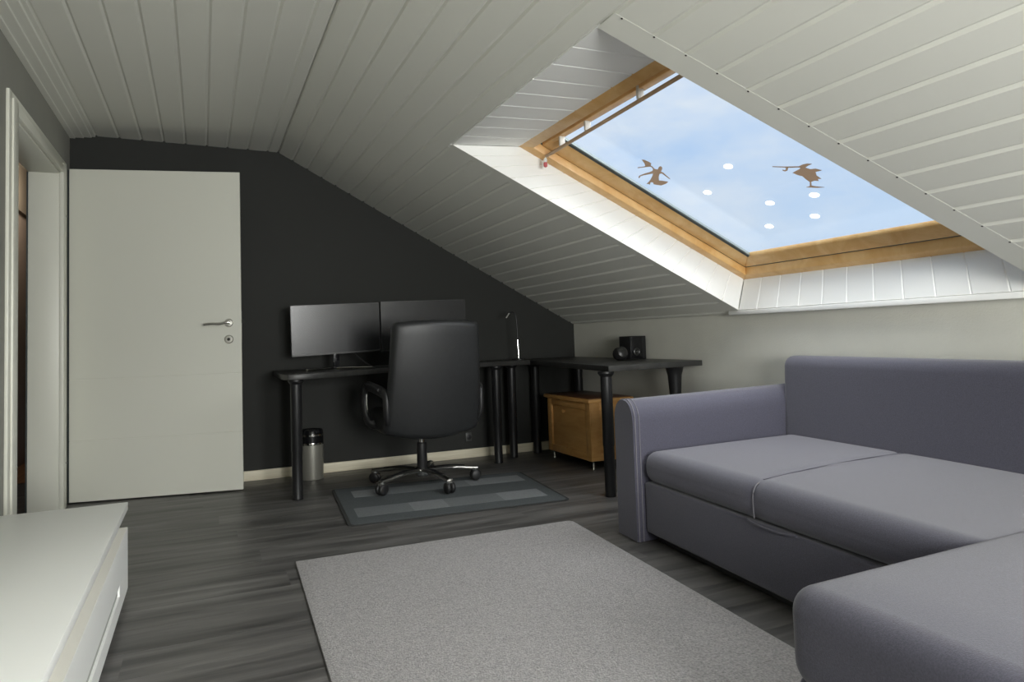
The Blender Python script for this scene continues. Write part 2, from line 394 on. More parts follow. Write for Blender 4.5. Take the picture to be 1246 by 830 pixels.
# skylight lining (trim_1): strips on the ceiling face and boarded reveals
trim1 = sempty('trim_1', 'white boarded lining and edge strips around the skylight opening', (2.0, 2.5, 1.5))
FA, FB, FC, FD_ = (1.525, 3.331), (2.820, 3.155), (2.820, 1.600), (1.525, 1.950)   # frame corners: top far, bottom far, bottom near, top near
DF = .20
def strip(a, b_, c, d, nm='edge_strip'):
    bm = nb(); boardquad(bm, P3(*a)+NS*.0006, P3(*b_)+NS*.0006, P3(*c)+NS*.0006, P3(*d)+NS*.0006, NS, .0005, .0003); return obj(nm, bm, 'ceil', trim1, 0)
strip((OB[0], OB[1]+SF), OB, OC, (OC[0], OC[1]+SF))
strip(OA, (OA[0], OA[1]-SN), (OD[0], OD[1]-SN), OD)
for k in range(14):  # dark dots painting the shade at the groove ends along the strip
    x = 1.197+.0993*k
    bm = nb(); c = P3(x, ynear(x)-SN+.006)+NS*.0006
    q = V((0, 0, 1)).rotation_difference(NS).to_matrix().to_4x4()
    lathe(bm, [(.0035, 0), (.0035, .001), (.0025, .0014)], (0, 0, 0), 10, M4=Matrix.Translation(c) @ q); obj('dark_dot', bm, 'dark_dot', trim1)
def reveal(b0, b1, t0, t1, n, inward, parent=None):
    """boards between opening edge b0-b1 and frame edge t0-t1"""
    parent = parent or trim1; b0, b1, t0, t1 = V(b0), V(b1), V(t0), V(t1); nn = (b1-b0).cross(t0-b0).normalized()
    if nn.dot(V(inward)) < 0: nn = -nn
    eb, et = (b1-b0).normalized()*.03, (t1-t0).normalized()*.03; bk = (b0-eb, b1+eb, t1+et, t0-et)
    bm = nb(); hexa(bm, [p-nn*.012 for p in bk], [p-nn*.06 for p in bk]); obj('lining_backing', bm, 'lining', parent, 0)
    for k in range(n):
        u, v = k/n, (k+1)/n
        A, B, C, D = b0.lerp(b1, u), b0.lerp(b1, v), t0.lerp(t1, v), t0.lerp(t1, u)
        bm = nb(); boardquad(bm, A, B, C, D, nn, .012, .005); obj('lining_board', bm, 'lining', parent, 0)
FAT, FBT, FCT, FDT = (P3(*q, DF) for q in (FA, FB, FC, FD_))
reveal(P3(*OB), P3(*OC), FAT, FBT, 16, (0, -1, 0))
reveal(P3(*OB), P3(*OA), FAT, FDT, 9, (1, 0, -.5))
reveal(P3(*OA), P3(*OD), FDT, FCT, 18, (0, 1, 0))
reveal(P3(*OC), P3(*OD), FBT, FCT, 11, (-1, 0, .2))
bm = nb(); box(bm, XK-.055, XK-.001, OD[1]-.03, OC[1]+.075, zs(OC[0])-.028, zs(OC[0])-.003, .004); obj('sill_strip', bm, 'lining', trim1)

# skylight (window_1)
win1 = sempty('window_1', 'pine framed roof window with clear glass', (2.1, 2.5, 1.9))
def lerp2(a, b_, t_): return (a[0]+(b_[0]-a[0])*t_, a[1]+(b_[1]-a[1])*t_)
def ring(nm, O, I, d_out, d_in, d_top, m, parent=win1, bev=.004, sides=(0, 1, 2, 3)):
    for i in sides:
        j = (i+1) % 4
        lo = [P3(*O[i], d_out), P3(*O[j], d_out), P3(*I[j], d_in), P3(*I[i], d_in)]
        hi = [P3(*O[i], d_top), P3(*O[j], d_top), P3(*I[j], d_top), P3(*I[i], d_top)]
        b = nb(); hexa(b, lo, hi); bmesh.ops.recalc_face_normals(b, faces=b.faces[:])
        if bev: bmesh.ops.bevel(b, geom=list(b.edges), offset=bev, segments=2, affect='EDGES', profile=.5)
        obj(nm, b, m, parent)
FO = [(FA[0]-.012, FA[1]+.012), (FB[0]+.012, FB[1]+.012), (FC[0]+.012, FC[1]-.012), (FD_[0]-.012, FD_[1]-.012)]
FI = [(1.572, 3.252), (2.785, 3.098), (2.785, 1.665), (1.572, 2.000)]
SO = [(1.614, 3.238), (2.772, 3.087), (2.772, 1.676), (1.614, 2.0)]
SI = [(1.656, 3.115), (2.722, 3.006), (2.722, 1.735), (1.656, 2.060)]
ring('frame_rail', FO, FI, DF, DF, .29, 'pine')
ring('sash_rail', SO, SI, .236, .259, .282, 'pine')
ring('frame_seal', FI, SO, .243, .246, .27, 'gasket', bev=0, sides=(0, 1, 2))
ring('gasket', [(SI[0][0]-.003, SI[0][1]+.003), (SI[1][0]+.003, SI[1][1]+.003), (SI[2][0]+.003, SI[2][1]-.003), (SI[3][0]-.003, SI[3][1]-.003)],
     [(SI[0][0]+.004, SI[0][1]-.014), (SI[1][0]-.001, SI[1][1]-.012), (SI[2][0]-.001, SI[2][1]+.012), (SI[3][0]+.004, SI[3][1]+.014)], .2565, .259, .275, 'gasket', bev=0, sides=(0, 2))
ring('glazing_bead', [(SI[0][0]+.003, SI[0][1]-.013), (SI[1][0]-.001, SI[1][1]-.011), (SI[2][0]-.001, SI[2][1]+.011), (SI[3][0]+.003, SI[3][1]+.013)],
     [(SI[0][0]+.006, SI[0][1]-.024), (SI[1][0]-.003, SI[1][1]-.02), (SI[2][0]-.003, SI[2][1]+.02), (SI[3][0]+.006, SI[3][1]+.022)], .2595, .2625, .275, 'alu', bev=0, sides=(0, 2))
# ventilation flap board in the gap above the sash
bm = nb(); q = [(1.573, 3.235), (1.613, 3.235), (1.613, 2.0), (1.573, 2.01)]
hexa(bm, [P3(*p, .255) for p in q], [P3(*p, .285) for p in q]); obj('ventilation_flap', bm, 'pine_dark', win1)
q = [(SI[0][0]-.002, SI[0][1]+.002), (SI[1][0]+.002, SI[1][1]+.002), (SI[2][0]+.002, SI[2][1]-.002), (SI[3][0]-.002, SI[3][1]-.002)]
bm = nb(); hexa(bm, [P3(*p, .268) for p in q], [P3(*p, .276) for p in q]); obj('pane', bm, 'glass', win1, 0)
# control bar with brackets and cord knob
bm = nb(); a, b_ = P3(1.632, 3.229, .19), P3(1.612, 1.985, .19); d = (b_-a).normalized()
tube(bm, [a, a.lerp(b_, .5), b_], .0085, 12); bar = obj('control_bar', bm, 'barwood', win1)
for tq in (.135, .345, .70):
    c = a.lerp(b_, tq); bm = nb(); box(bm, c.x-.008, c.x+.02, c.y-.008, c.y+.008, c.z+.008, c.z+.062, .002); obj('bracket', bm, 'whiteplastic', bar)
bm = nb(); tube(bm, [a+V((0, .004, 0)), a+V((-.002, .01, -.014))], .004, 8); lathe(bm, [(.006, -.03), (.0095, -.026), (.0095, -.014), (.005, -.008)], (a.x-.002, a.y+.011, a.z), 14); k_ = obj('cord_knob', bm, 'whiteplastic', bar)
bm = nb(); lathe(bm, [(.005, -.056), (.0095, -.052), (.011, -.04), (.0095, -.031)], (a.x-.002, a.y+.011, a.z), 14); obj('red_tip', bm, 'red', bar)

# second roof window added in the same slope to let in more light
trim4 = sempty('added_trim_4', 'white boarded lining of the roof window added for light behind the photographer', (1.8, -.6, 1.6))
win3 = sempty('added_window_3', 'pine framed roof window added for light behind the photographer', (1.8, -.6, 1.8))
q3 = [(X3A, Y3B), (X3B, Y3B), (X3B, Y3A), (X3A, Y3A)]
for i, inw in enumerate(((0, -1, 0), (-1, 0, 0), (0, 1, 0), (1, 0, 0))):
    p, r_ = q3[i], q3[(i+1) % 4]; reveal(P3(*p), P3(*r_), P3(*p, .2), P3(*r_, .2), 10, inw, trim4)
o3 = [(X3A-.01, Y3B+.01), (X3B+.01, Y3B+.01), (X3B+.01, Y3A-.01), (X3A-.01, Y3A-.01)]; i3 = [(X3A+.08, Y3B-.08), (X3B-.08, Y3B-.08), (X3B-.08, Y3A+.08), (X3A+.08, Y3A+.08)]
ring('frame_rail', o3, i3, .2, .22, .29, 'pine', win3)
bm = nb(); hexa(bm, [P3(*p, .262) for p in i3], [P3(*p, .27) for p in i3]); obj('pane', bm, 'glass', win3, 0)

# silhouette decals, and white ovals painted as light reflections, inside the glass
DA = [(1.9734, 2.9145), (1.9824, 2.8715), (1.9818, 2.8605), (1.9665, 2.8447), (1.9432, 2.8319), (1.9487, 2.8202), (1.9661, 2.8116), (1.9805, 2.8084), (1.9897, 2.8272), (1.9994, 2.8267), (2.0158, 2.8336), (2.0254, 2.8206), (2.014, 2.7942), (2.0145, 2.7805), (2.0235, 2.7815), (2.0351, 2.8007), (2.0421, 2.8205), (2.0514, 2.8146), (2.0713, 2.8189), (2.0985, 2.8238), (2.0962, 2.8302), (2.0749, 2.8289), (2.0538, 2.8277), (2.0506, 2.8428), (2.0663, 2.873), (2.0862, 2.8996), (2.0948, 2.8821), (2.1107, 2.858), (2.1165, 2.8836), (2.1172, 2.9246), (2.1046, 2.9468), (2.0953, 2.9589), (2.0842, 2.9476), (2.0778, 2.9588), (2.0909, 2.9862), (2.0836, 2.9856), (2.0794, 2.9977), (2.0726, 2.9665), (2.0632, 2.9368), (2.0475, 2.8981), (2.036, 2.8761), (2.0312, 2.9094), (2.0262, 2.9434), (2.0248, 2.9676), (2.0336, 2.9918), (2.0285, 2.9919), (2.0202, 2.9737), (2.0195, 2.928), (2.0226, 2.8864), (2.0224, 2.8608), (2.0128, 2.8416), (1.9985, 2.8353), (1.9934, 2.8426), (1.9867, 2.8729), (1.9771, 2.9176)]
DB = [(2.2112, 2.2679), (2.232, 2.2186), (2.2513, 2.1638), (2.2482, 2.1383), (2.2502, 2.1182), (2.2586, 2.102), (2.2609, 2.1234), (2.2667, 2.1458), (2.282, 2.1335), (2.2868, 2.1109), (2.3034, 2.0948), (2.3028, 2.1157), (2.3025, 2.1263), (2.3224, 2.1404), (2.3451, 2.1379), (2.34, 2.1521), (2.3523, 2.1586), (2.3448, 2.1735), (2.3459, 2.1914), (2.3672, 2.2114), (2.3786, 2.1955), (2.3932, 2.168), (2.3868, 2.1979), (2.368, 2.2421), (2.3676, 2.2215), (2.3454, 2.1993), (2.3265, 2.2004), (2.3051, 2.1987), (2.2887, 2.2135), (2.2739, 2.2198), (2.269, 2.1934), (2.2661, 2.1761), (2.2606, 2.162), (2.2544, 2.1727), (2.242, 2.2115), (2.2543, 2.2274), (2.2556, 2.2435), (2.2464, 2.2486), (2.2435, 2.2425), (2.2496, 2.2401), (2.2467, 2.2282), (2.237, 2.2209), (2.2138, 2.2707)]
def decal(nm, pts, m, label, cat, group=None):
    b = nb(); lo = [b.verts.new(P3(*p, .2664)) for p in pts]; hi = [b.verts.new(P3(*p, .2676)) for p in pts]; n = len(pts)
    for i, j, k in tessellate_polygon([[V((p[0], p[1], 0)) for p in pts]]):
        b.faces.new((lo[i], lo[j], lo[k])); b.faces.new((hi[k], hi[j], hi[i]))
    for i in range(n): b.faces.new((lo[i], hi[i], hi[(i+1) % n], lo[(i+1) % n]))
    tag(obj(nm, b, m, None, 0), label, cat, group)
decal('silhouette_decal', DA, 'decal_brown', 'brown winged figure silhouette on the skylight glass, nearest the far pine rail', 'decal', 'silhouette decals on the skylight')
decal('silhouette_decal', DB, 'decal_brown', 'brown bird-like silhouette with a long thin beak on the right of the skylight glass', 'decal', 'silhouette decals on the skylight')
for (cx, cy), lab in (((2.140, 2.457), 'topmost painted white light reflection, halfway between the two brown silhouettes'),
                      ((2.243, 2.729), 'leftmost painted white light reflection on the skylight glass'),
                      ((2.404, 2.493), 'upper of the two middle painted white light reflections on the skylight glass'),
                      ((2.547, 2.654), 'lower of the two middle painted white light reflections on the skylight glass'),
                      ((2.421, 2.250), 'painted white light reflection directly under the right brown silhouette'),
                      ((2.544, 2.368), 'lower of the two rightmost painted white light reflections, in the cloud')):
    decal('dot_reflection', [(cx+.0150*math.cos(-2*math.pi*k/20), cy+.025*math.sin(-2*math.pi*k/20)) for k in range(20)], 'reflection_white', lab, 'decal', 'white dots on the skylight')

# cornice, baseboard
bm = nb()
prof = [(0, 0), (.028, 0), (.03, .006), (.075, .006), (.078, .012), (.118, .012), (.122, .018), (.14, .018), (.142, .03), (0, .03)]
a = [bm.verts.new((XL+.001+p[0], YR, ZL-.028+p[1])) for p in prof]; b_ = [bm.verts.new((XL+.001+p[0], YB-.002, ZL-.028+p[1])) for p in prof]
n = len(prof); bm.faces.new(a); bm.faces.new(b_[::-1])
for i in range(n): bm.faces.new((a[i], b_[i], b_[(i+1) % n], a[(i+1) % n]))
struct('trim_2', bm, 'ceil', 'white stepped cornice where the grey wall meets the ceiling', smooth=0)
bm = nb(); box(bm, XL+.02, XK-.002, YB-.014, YB-.0005, .0005, .068, .003)
struct('baseboard_back', bm, 'base', 'cream baseboard along the charcoal wall')
bm = nb(); box(bm, XK-.014, XK-.0005, YR, YB-.016, .0005, .068, .003)
struct('baseboard_right', bm, 'base', 'cream baseboard along the low pale wall')

# door casing
tr3 = sempty('trim_3', 'white door casing and deep jamb in the grey wall', (XL, 4.28, 0))
def part(nm, m, parent, *boxes, bev=.003, smooth=35, label=None):
    b = nb()
    for q in boxes: box(b, *q[:6], bev if len(q) < 7 else q[6])
    o = obj(nm, b, m, parent, smooth)
    if label: o['label'] = label
    return o
ci0, ci1, co0, co1 = 3.725, 4.835, 3.592, 4.990
part('casing', 'frame_white', tr3, (XL, XL+.014, co0, co0+.05, .001, 2.058), (XL, XL+.022, co0+.045, ci0, .001, 2.03))
part('casing', 'frame_white', tr3, (XL, XL+.014, co1-.05, co1, .001, 2.058), (XL, XL+.022, ci1, co1-.045, .001, 2.03))
part('casing', 'frame_white', tr3, (XL, XL+.014, co0+.05, co1-.05, 2.012, 2.058), (XL, XL+.022, ci0, ci1, 1.972, 2.02))
part('jamb', 'frame_white', tr3, (XL-.155, XL+.0, ci0-.02, ci0, .001, 1.985))
part('jamb', 'frame_white', tr3, (XL-.155, XL+.0, ci1, ci1+.02, .001, 1.985))
part('jamb', 'frame_white', tr3, (XL-.155, XL+.0, ci0, ci1, 1.965, 1.985))
part('seal', 'gasket', tr3, (XL-.162, XL-.155, ci1-.004, ci1+.004, .001, 1.965), bev=0)
part('hinge', 'steel', tr3, (XL+.022, XL+.027, co1-.085, co1-.07, 1.72, 1.728), (XL+.022, XL+.027, co1-.085, co1-.07, .262, .27), bev=0)

# open door leaf
H0, H1 = V((-.757, 5.031, 0)), V((.226, 4.857, 0)); du = (H1-H0).normalized(); dn = V((du.y, -du.x, 0)); LW = (H1-H0).length
door = sempty('door_1', 'white flush door standing open against the charcoal wall', H0)
DM = Matrix(((du.x, -dn.x, 0, H0.x), (du.y, -dn.y, 0, H0.y), (0, 0, 1, 0), (0, 0, 0, 1)))  # local: x along leaf, y away from camera
def dobj(nm, b, m, parent=door):
    for v in b.verts: v.co = DM @ v.co
    return obj(nm, b, m, parent)
bm = nb()
zz = [.010, .372, .376, .742, .746, 2.038]
for z0, z1 in ((.010, .372), (.3755, .742), (.7455, 2.038)): box(bm, .012, LW, 0, .012, z0, z1, .0012, 1)
box(bm, .013, LW-.001, .0015, .030, .0105, 2.0375)
box(bm, .014, LW-.014, .03, .042, .0105, 2.024, .001, 1)
dobj('leaf', bm, 'door')
bm = nb(); box(bm, .0, .0125, .008, .03, .0105, 2.036); dobj('hinge_gap_shade', bm, 'gasket')  # dark strip standing in for the shade of the hinge-side gap
bm = nb(); box(bm, LW-.001, LW+.001, .004, .026, .94, 1.14); dobj('lock_plate', bm, 'steel')
bm = nb(); box(bm, LW, LW+.012, .008, .022, 1.06, 1.085, .003); dobj('latch', bm, 'dark_dot')
hx = LW-.075
bm = nb()
Mr = Matrix.Translation((hx, 0, 1.064)) @ Matrix.Rotation(math.pi/2, 4, 'X')
lathe(bm, [(.026, 0), (.026, .006), (.022, .010), (.011, .011), (.010, .048)], (0, 0, 0), 24, M4=Mr); hd = dobj('door_handle', bm, 'steel')
bm = nb(); tube(bm, curve([(hx+.012, -.048, 1.066), (hx-.01, -.052, 1.066), (hx-.05, -.05, 1.058), (hx-.1, -.047, 1.060), (hx-.142, -.044, 1.056)], 5), .0085, 12); dobj('lever', bm, 'chrome', hd)
bm = nb(); Mr = Matrix.Translation((hx, 0, .960)) @ Matrix.Rotation(math.pi/2, 4, 'X')
lathe(bm, [(.027, 0), (.027, .005), (.023, .009), (.014, .0095)], (0, 0, 0), 24, M4=Mr); ro = dobj('keyhole_rosette', bm, 'steel')
bm = nb(); lathe(bm, [(.0095, .009), (.0095, .014), (.007, .015)], (0, 0, 0), 16, M4=Mr); dobj('lock_cylinder', bm, 'dark_dot', ro)

# hall beyond the doorway
bm = nb(); box(bm, -2.6, XL-.2, 2.6, 6.05, -.05, -.002); struct('floor_hall', bm, 'floor', 'dark laminate in the hall beyond the doorway')
bm = nb(); box(bm, -2.6, XL-.2, 6.05, 9.0, -.05, 0); struct('floor_landing', bm, 'hallwood', 'warm wooden floor of the landing beyond the doorway')
bm = nb(); box(bm, -1.46, -1.372, 5.3, 9.0, 0, 2.06); box(bm, -2.6, -1.372, 9.0, 9.1, 0, 2.5); box(bm, -1.372, XL, 8.9, 9.0, 0, 2.5); box(bm, -2.7, -2.6, 2.5, 9.0, 0, 2.5); box(bm, -2.6, XL-.16, 2.5, 2.6, 0, 2.5)
box(bm, XL-.16, XL-.1, YB+.12, 9.0, 0, 2.5)
struct('wall_hall', bm, 'hallwall', 'brownish wall of the hall')
bm = nb(); box(bm, -1.46, -1.34, 5.3, 9.0, 2.06, 2.5); box(bm, -2.7, XL-.1, 2.5, 9.1, 2.42, 2.5); struct('ceiling_hall', bm, 'halldark', 'dark bulkhead and ceiling of the hall')

# ------------------------------------------------------------------ furniture
# low white cabinet, bottom left
CX0, CX1, CY0, CY1 = -.752, -.262, .55, 3.045
cab = thing('cabinet', 'low white cabinet with a wide drawer by the left wall', 'cabinet', (-.5, 1.8, 0))
part('top', 'cab', cab, (CX0, CX1, CY0, CY1, .322, .350), bev=.002)
part('body', 'cab_edge', cab, (CX0, CX1-.042, CY0+.01, CY1-.004, .03, .322), bev=.001)
part('plinth', 'cab', cab, (CX0+.02, CX1-.06, CY0+.03, CY1-.04, .001, .03), bev=0)
for y0, y1 in ((CY0+.012, 1.47), (1.475, CY1-.002)):
    bm = nb(); x0, x1 = CX1-.030, CX1-.001
    sy0, sy1, sz0, sz1 = (y0+.28, y1-.28, .092, .128)
    box(bm, x0, x1, y0, y1, .036, sz0, .001, 1); box(bm, x0, x1, y0, y1, sz1, .257, .001, 1)
    box(bm, x0, x1, y0, sy0, sz0, sz1); box(bm, x0, x1, sy1, y1, sz0, sz1)
    box(bm, x0+.0005, x1-.008, sy0, sy1, sz0, sz1)
    box(bm, x0, x1-.0005, y0+.001, y1-.001, .2565, .2585, mi=1); dr = obj('drawer', bm, ('cab', 'cab_edge'), cab)
    bm = nb(); box(bm, x1-.0079, x1-.0065, sy0+.002, sy1-.002, sz0+.004, sz1-.002); o = obj('grip_recess', bm, 'cab_slot', dr); o['label'] = 'long grey recessed grip'

# rug and desk mat
def quadmap(q):
    def f(u, v): return tuple((q[0][k]*(1-u)+q[1][k]*u)*(1-v)+(q[3][k]*(1-u)+q[2][k]*u)*v for k in (0, 1))
    return f
rug = thing('rug', 'light grey short-pile rug in front of the sofa', 'rug', (1.0, 2.2, 0))
rq = quadmap([(.349, 3.158), (1.653, 3.148), (1.505, 1.18), (.283, 1.19)])
bm = nb(); nx, ny = 60, 80; G = {}
for i in range(nx+1):
    for j in range(ny+1):
        u, v = i/nx, j/ny
        x, y = rq(u, v); e_ = min(u, 1-u, v, 1-v)
        G[i, j] = bm.verts.new((x, y, .011+random.uniform(-.0006, .0006) if e_ > 0 else .006))
for i in range(nx):
    for j in range(ny): bm.faces.new((G[i, j], G[i+1, j], G[i+1, j+1], G[i, j+1]))
obj('pile', bm, 'rug', rug, 60)
bm = nb(); c_ = [rq(0, 0), rq(1, 0), rq(1, 1), rq(0, 1)]; cc = V((.95, 2.17))
pts = [tuple(V(p)+(V(p)-cc).normalized()*.003) for p in c_]; prism(bm, pts, .0012, .006); obj('backing', bm, 'rug_edge', rug, 0)

mt = thing('desk_mat', 'slate grey mat with paler stripes and dark border under the office chair', 'mat', (1.3, 4.0, 0))
mq = quadmap([(.722, 4.555), (1.953, 4.430), (1.862, 3.537), (.653, 3.613)])
def rounded_quad(f, r, n=5, ins=0.0):
    pts = []
    for (cu, cv, a0) in ((ins+r, ins+r*1.4, 180), (1-ins-r, ins+r*1.4, 270), (1-ins-r, 1-ins-r*1.4, 0), (ins+r, 1-ins-r*1.4, 90)):
        for k in range(n+1):
            a = math.radians(a0+90*k/n); pts.append(f(cu+r*math.cos(a), cv+r*1.4*math.sin(a)))
    return pts
bm = nb(); prism(bm, rounded_quad(mq, .03), .001, .0062, .001, 1); obj('border', bm, 'mat_border', mt)
bm = nb(); prism(bm, rounded_quad(mq, .022, ins=.014), .004, .0078, .0005, 1); fld = obj('field', bm, 'mat', mt)
def stripe(u0, u1, v0, v1, m):
    b = nb(); prism(b, [mq(u0, v0), mq(u1, v0), mq(u1, v1), mq(u0, v1)], .006, .0083); obj('stripe', b, m, fld, 0)
stripe(.085, .20, .13, .33, 'mat_light'); stripe(.20, .42, .13, .33, 'mat_mid'); stripe(.42, .66, .13, .33, 'mat_mid'); stripe(.66, .95, .13, .33, 'mat_light')
stripe(.055, .30, .62, .84, 'mat_mid'); stripe(.30, .46, .62, .84, 'mat_light'); stripe(.46, .72, .62, .84, 'mat_mid'); stripe(.72, .93, .62, .84, 'mat_light')

# desk under the monitors
ZT0, ZT1 = .706, .739
desk = thing('desk', 'black desk with a curved front edge carrying the two monitors', 'desk', (1.3, 4.9, 0))
outline = [(.44, 5.14), (.425, 4.46), (.43, 4.39), (.455, 4.34), (.50, 4.325), (.62, 4.35), (.78, 4.43), (.95, 4.54), (1.12, 4.64), (1.32, 4.71), (1.6, 4.745), (2.19, 4.755), (2.212, 4.765), (2.222, 4.79), (2.26, 5.14)]
bm = nb(); prism(bm, outline, ZT0, ZT1, .004, 2); obj('tabletop', bm, 'blacktop', desk)
def leg(parent, x, y, ztop, r=.031):
    b = nb(); lathe(b, [(r*1.0, .0005), (r*1.04, .006), (r, .012), (r, .28), (r*1.06, .285), (r*1.06, ztop-.03), (r*1.5, ztop-.012), (r*1.5, ztop)], (x, y, 0), 20); obj('leg', b, 'blackmetal', parent)
for x, y in ((.505, 4.41), (1.968, 4.845), (2.158, 5.0), (.556, 4.86)): leg(desk, x, y, ZT0)

tbl = thing('side_table', 'black table against the low pale wall, beside the sofa arm', 'table', (2.5, 4.3, 0))
bm = nb(); prism(bm, [(2.075, 3.435), (2.785, 3.515), (2.785, 5.165), (2.285, 5.165)], ZT0-.004, ZT1-.004, .003, 2); obj('tabletop', bm, 'blacktop', tbl)
leg(tbl, 2.098, 3.505, ZT0-.004)
b = nb(); zt = ZT0-.004; lathe(b, [(.031, .0005), (.031, .4), (.036, .55), (.043, .65), (.055, zt-.006), (.06, zt)], (2.64, 3.60, 0), 20); obj('leg', b, 'blackmetal', tbl)
leg(tbl, 2.735, 4.99, ZT0-.004); leg(tbl, 2.40, 5.09, ZT0-.004)

# monitors
def monitor(loc, w, h, zc, yaw_, roll, label):
    t_ = thing('monitor', label, 'monitor', (loc[0], loc[1], ZT1))
    Mm = Matrix.Translation((loc[0], loc[1], zc)) @ Matrix.Rotation(yaw_, 4, 'Z') @ Matrix.Rotation(roll, 4, 'Y') @ Matrix.Rotation(math.radians(2.5), 4, 'X')
    def mo(nm, b, m, parent=t_, sm=35):
        for v in b.verts: v.co = Mm @ v.co
        return obj(nm, b, m, parent, sm)
    b = nb(); box(b, -w/2, w/2, -.004, .022, -h/2, h/2, .004); box(b, -w*.3, w*.3, .022, .045, -h*.3, h*.3, .008); ca = mo('housing', b, 'plastic')
    b = nb()
    for q in ((-w/2, w/2, h/2-.004, h/2), (-w/2, w/2, -h/2, -h/2+.011), (-w/2, -w/2+.004, -h/2, h/2), (w/2-.004, w/2, -h/2, h/2)): box(b, q[0], q[1], -.0055, -.0035, q[2], q[3])
    mo('bezel', b, 'bezel')
    b = nb(); box(b, -w/2+.004, w/2-.004, -.0048, -.0036, -h/2+.011, h/2-.004); mo('screen', b, 'screen', t_, 0)
    b = nb(); box(b, -.011, .011, -.0062, -.005, -h/2+.003, -h/2+.007); mo('emblem', b, 'chrome')
    Mm = Matrix.Translation((loc[0], loc[1], 0)) @ Matrix.Rotation(yaw_, 4, 'Z')
    b = nb(); box(b, -.022, .022, .018, .034, ZT1+.006, zc-.02, .004); mo('neck', b, 'plastic_gloss')
    b = nb()
    for sx in (-1, 1): tube(b, curve([(0, .026, ZT1+.007), (sx*.10, -.03, ZT1+.007), (sx*.215, -.105, ZT1+.006)], 6), .009, 8, ry=.0052)
    mo('foot', b, 'chrome')
    return t_
monitor((.825, 4.86), .592, .336, 1.008, math.radians(2), math.radians(-1.6), 'left monitor on the black desk, nearest the open door')
monitor((1.444, 4.875), .622, .350, 1.020, math.radians(0), math.radians(-1.0), 'right monitor, partly hidden behind the office chair')
bm = nb(); tube(bm, curve([(.94, 4.93, .86), (.99, 4.9, .80), (1.06, 4.86, .748), (1.14, 4.82, ZT1+.004), (1.2, 4.85, ZT1+.004)], 6), .004, 8)
tag(obj('cable', bm, 'plastic'), 'thin black cable drooping from the left monitor to the desk', 'cable')

# desk lamp
lm = thing('desk_lamp', 'slim gooseneck lamp on the right end of the desk', 'lamp', (2.20, 4.95, ZT1))
bm = nb(); lathe(bm, [(.055, .0005), (.055, .006), (.045, .009), (.01, .010)], (2.195, 4.93, ZT1), 24); obj('base', bm, 'blackmetal', lm)
bm = nb(); tube(bm, [(2.195, 4.93, ZT1+.008), (2.19, 4.93, ZT1+.15)], .0045, 10); obj('lower_stem', bm, 'chrome', lm)
bm = nb(); tube(bm, curve([(2.19, 4.93, ZT1+.15), (2.185, 4.93, ZT1+.29), (2.175, 4.93, ZT1+.345), (2.15, 4.93, ZT1+.362), (2.125, 4.93, ZT1+.352)], 6), .005, 10); obj('gooseneck', bm, 'blackmetal', lm)
bm = nb(); tube(bm, [(2.127, 4.93, ZT1+.353), (2.10, 4.93, ZT1+.318)], .007, 10); obj('lamp_head', bm, 'chrome', lm)
bm = nb(); tube(bm, curve([(2.20, 4.90, ZT1+.004), (2.215, 4.85, ZT1+.004), (2.235, 4.80, ZT1+.004)], 5), .003, 8); tag(obj('cord', bm, 'steel'), 'short silver cord at the foot of the slim desk lamp', 'cord')

# speaker and round device on the side table
sp = thing('speaker', 'small black box speaker on the side table by the wall', 'speaker', (2.72, 4.17, ZT1-.004))
bx0, bx1, by0, by1, bz0, bz1 = 2.655, 2.785, 4.10, 4.25, ZT1-.0035, .892
part('cabinet', 'plastic', sp, (bx0+.006, bx1, by0+.006, by1, bz0, bz1), bev=.003)
part('front_panel', 'plastic_gloss', sp, (bx0+.008, bx0+.096, by0, by0+.007, bz0+.004, bz1-.004), bev=.002)
part('side_strip', 'bezel', sp, (bx0+.099, bx0+.102, by0+.002, by0+.008, bz0+.01, bz1-.01), bev=0)
bm = nb(); Mr = Matrix.Translation((bx0+.05, by0, bz0+.05)) @ Matrix.Rotation(math.pi/2, 4, 'X'); lathe(bm, [(.026, 0), (.026, .003), (.02, .006), (.012, .003), (.009, .010), (.002, .012)], (0, 0, 0), 24, M4=Mr); obj('cone', bm, 'bezel', sp)
dv = thing('round_device', 'round dark glossy gadget beside the box speaker on the side table', 'gadget', (2.545, 4.06, ZT1-.004))
bm = nb(); c = (2.548, 4.06, ZT1-.004)
lathe(bm, [(.022, .0005), (.034, .006), (.048, .022), (.052, .042), (.048, .062), (.036, .078), (.016, .086)], c, 28); obj('shell', bm, 'plastic', dv)
bm = nb(); Mr = Matrix.Translation((c[0]-.008, c[1]-.016, c[2]+.046)) @ Matrix.Rotation(math.radians(68), 4, 'X'); lathe(bm, [(.040, .01), (.038, .03), (.026, .039), (.01, .041)], (0, 0, 0), 24, M4=Mr); obj('dome', bm, 'bezel', dv)

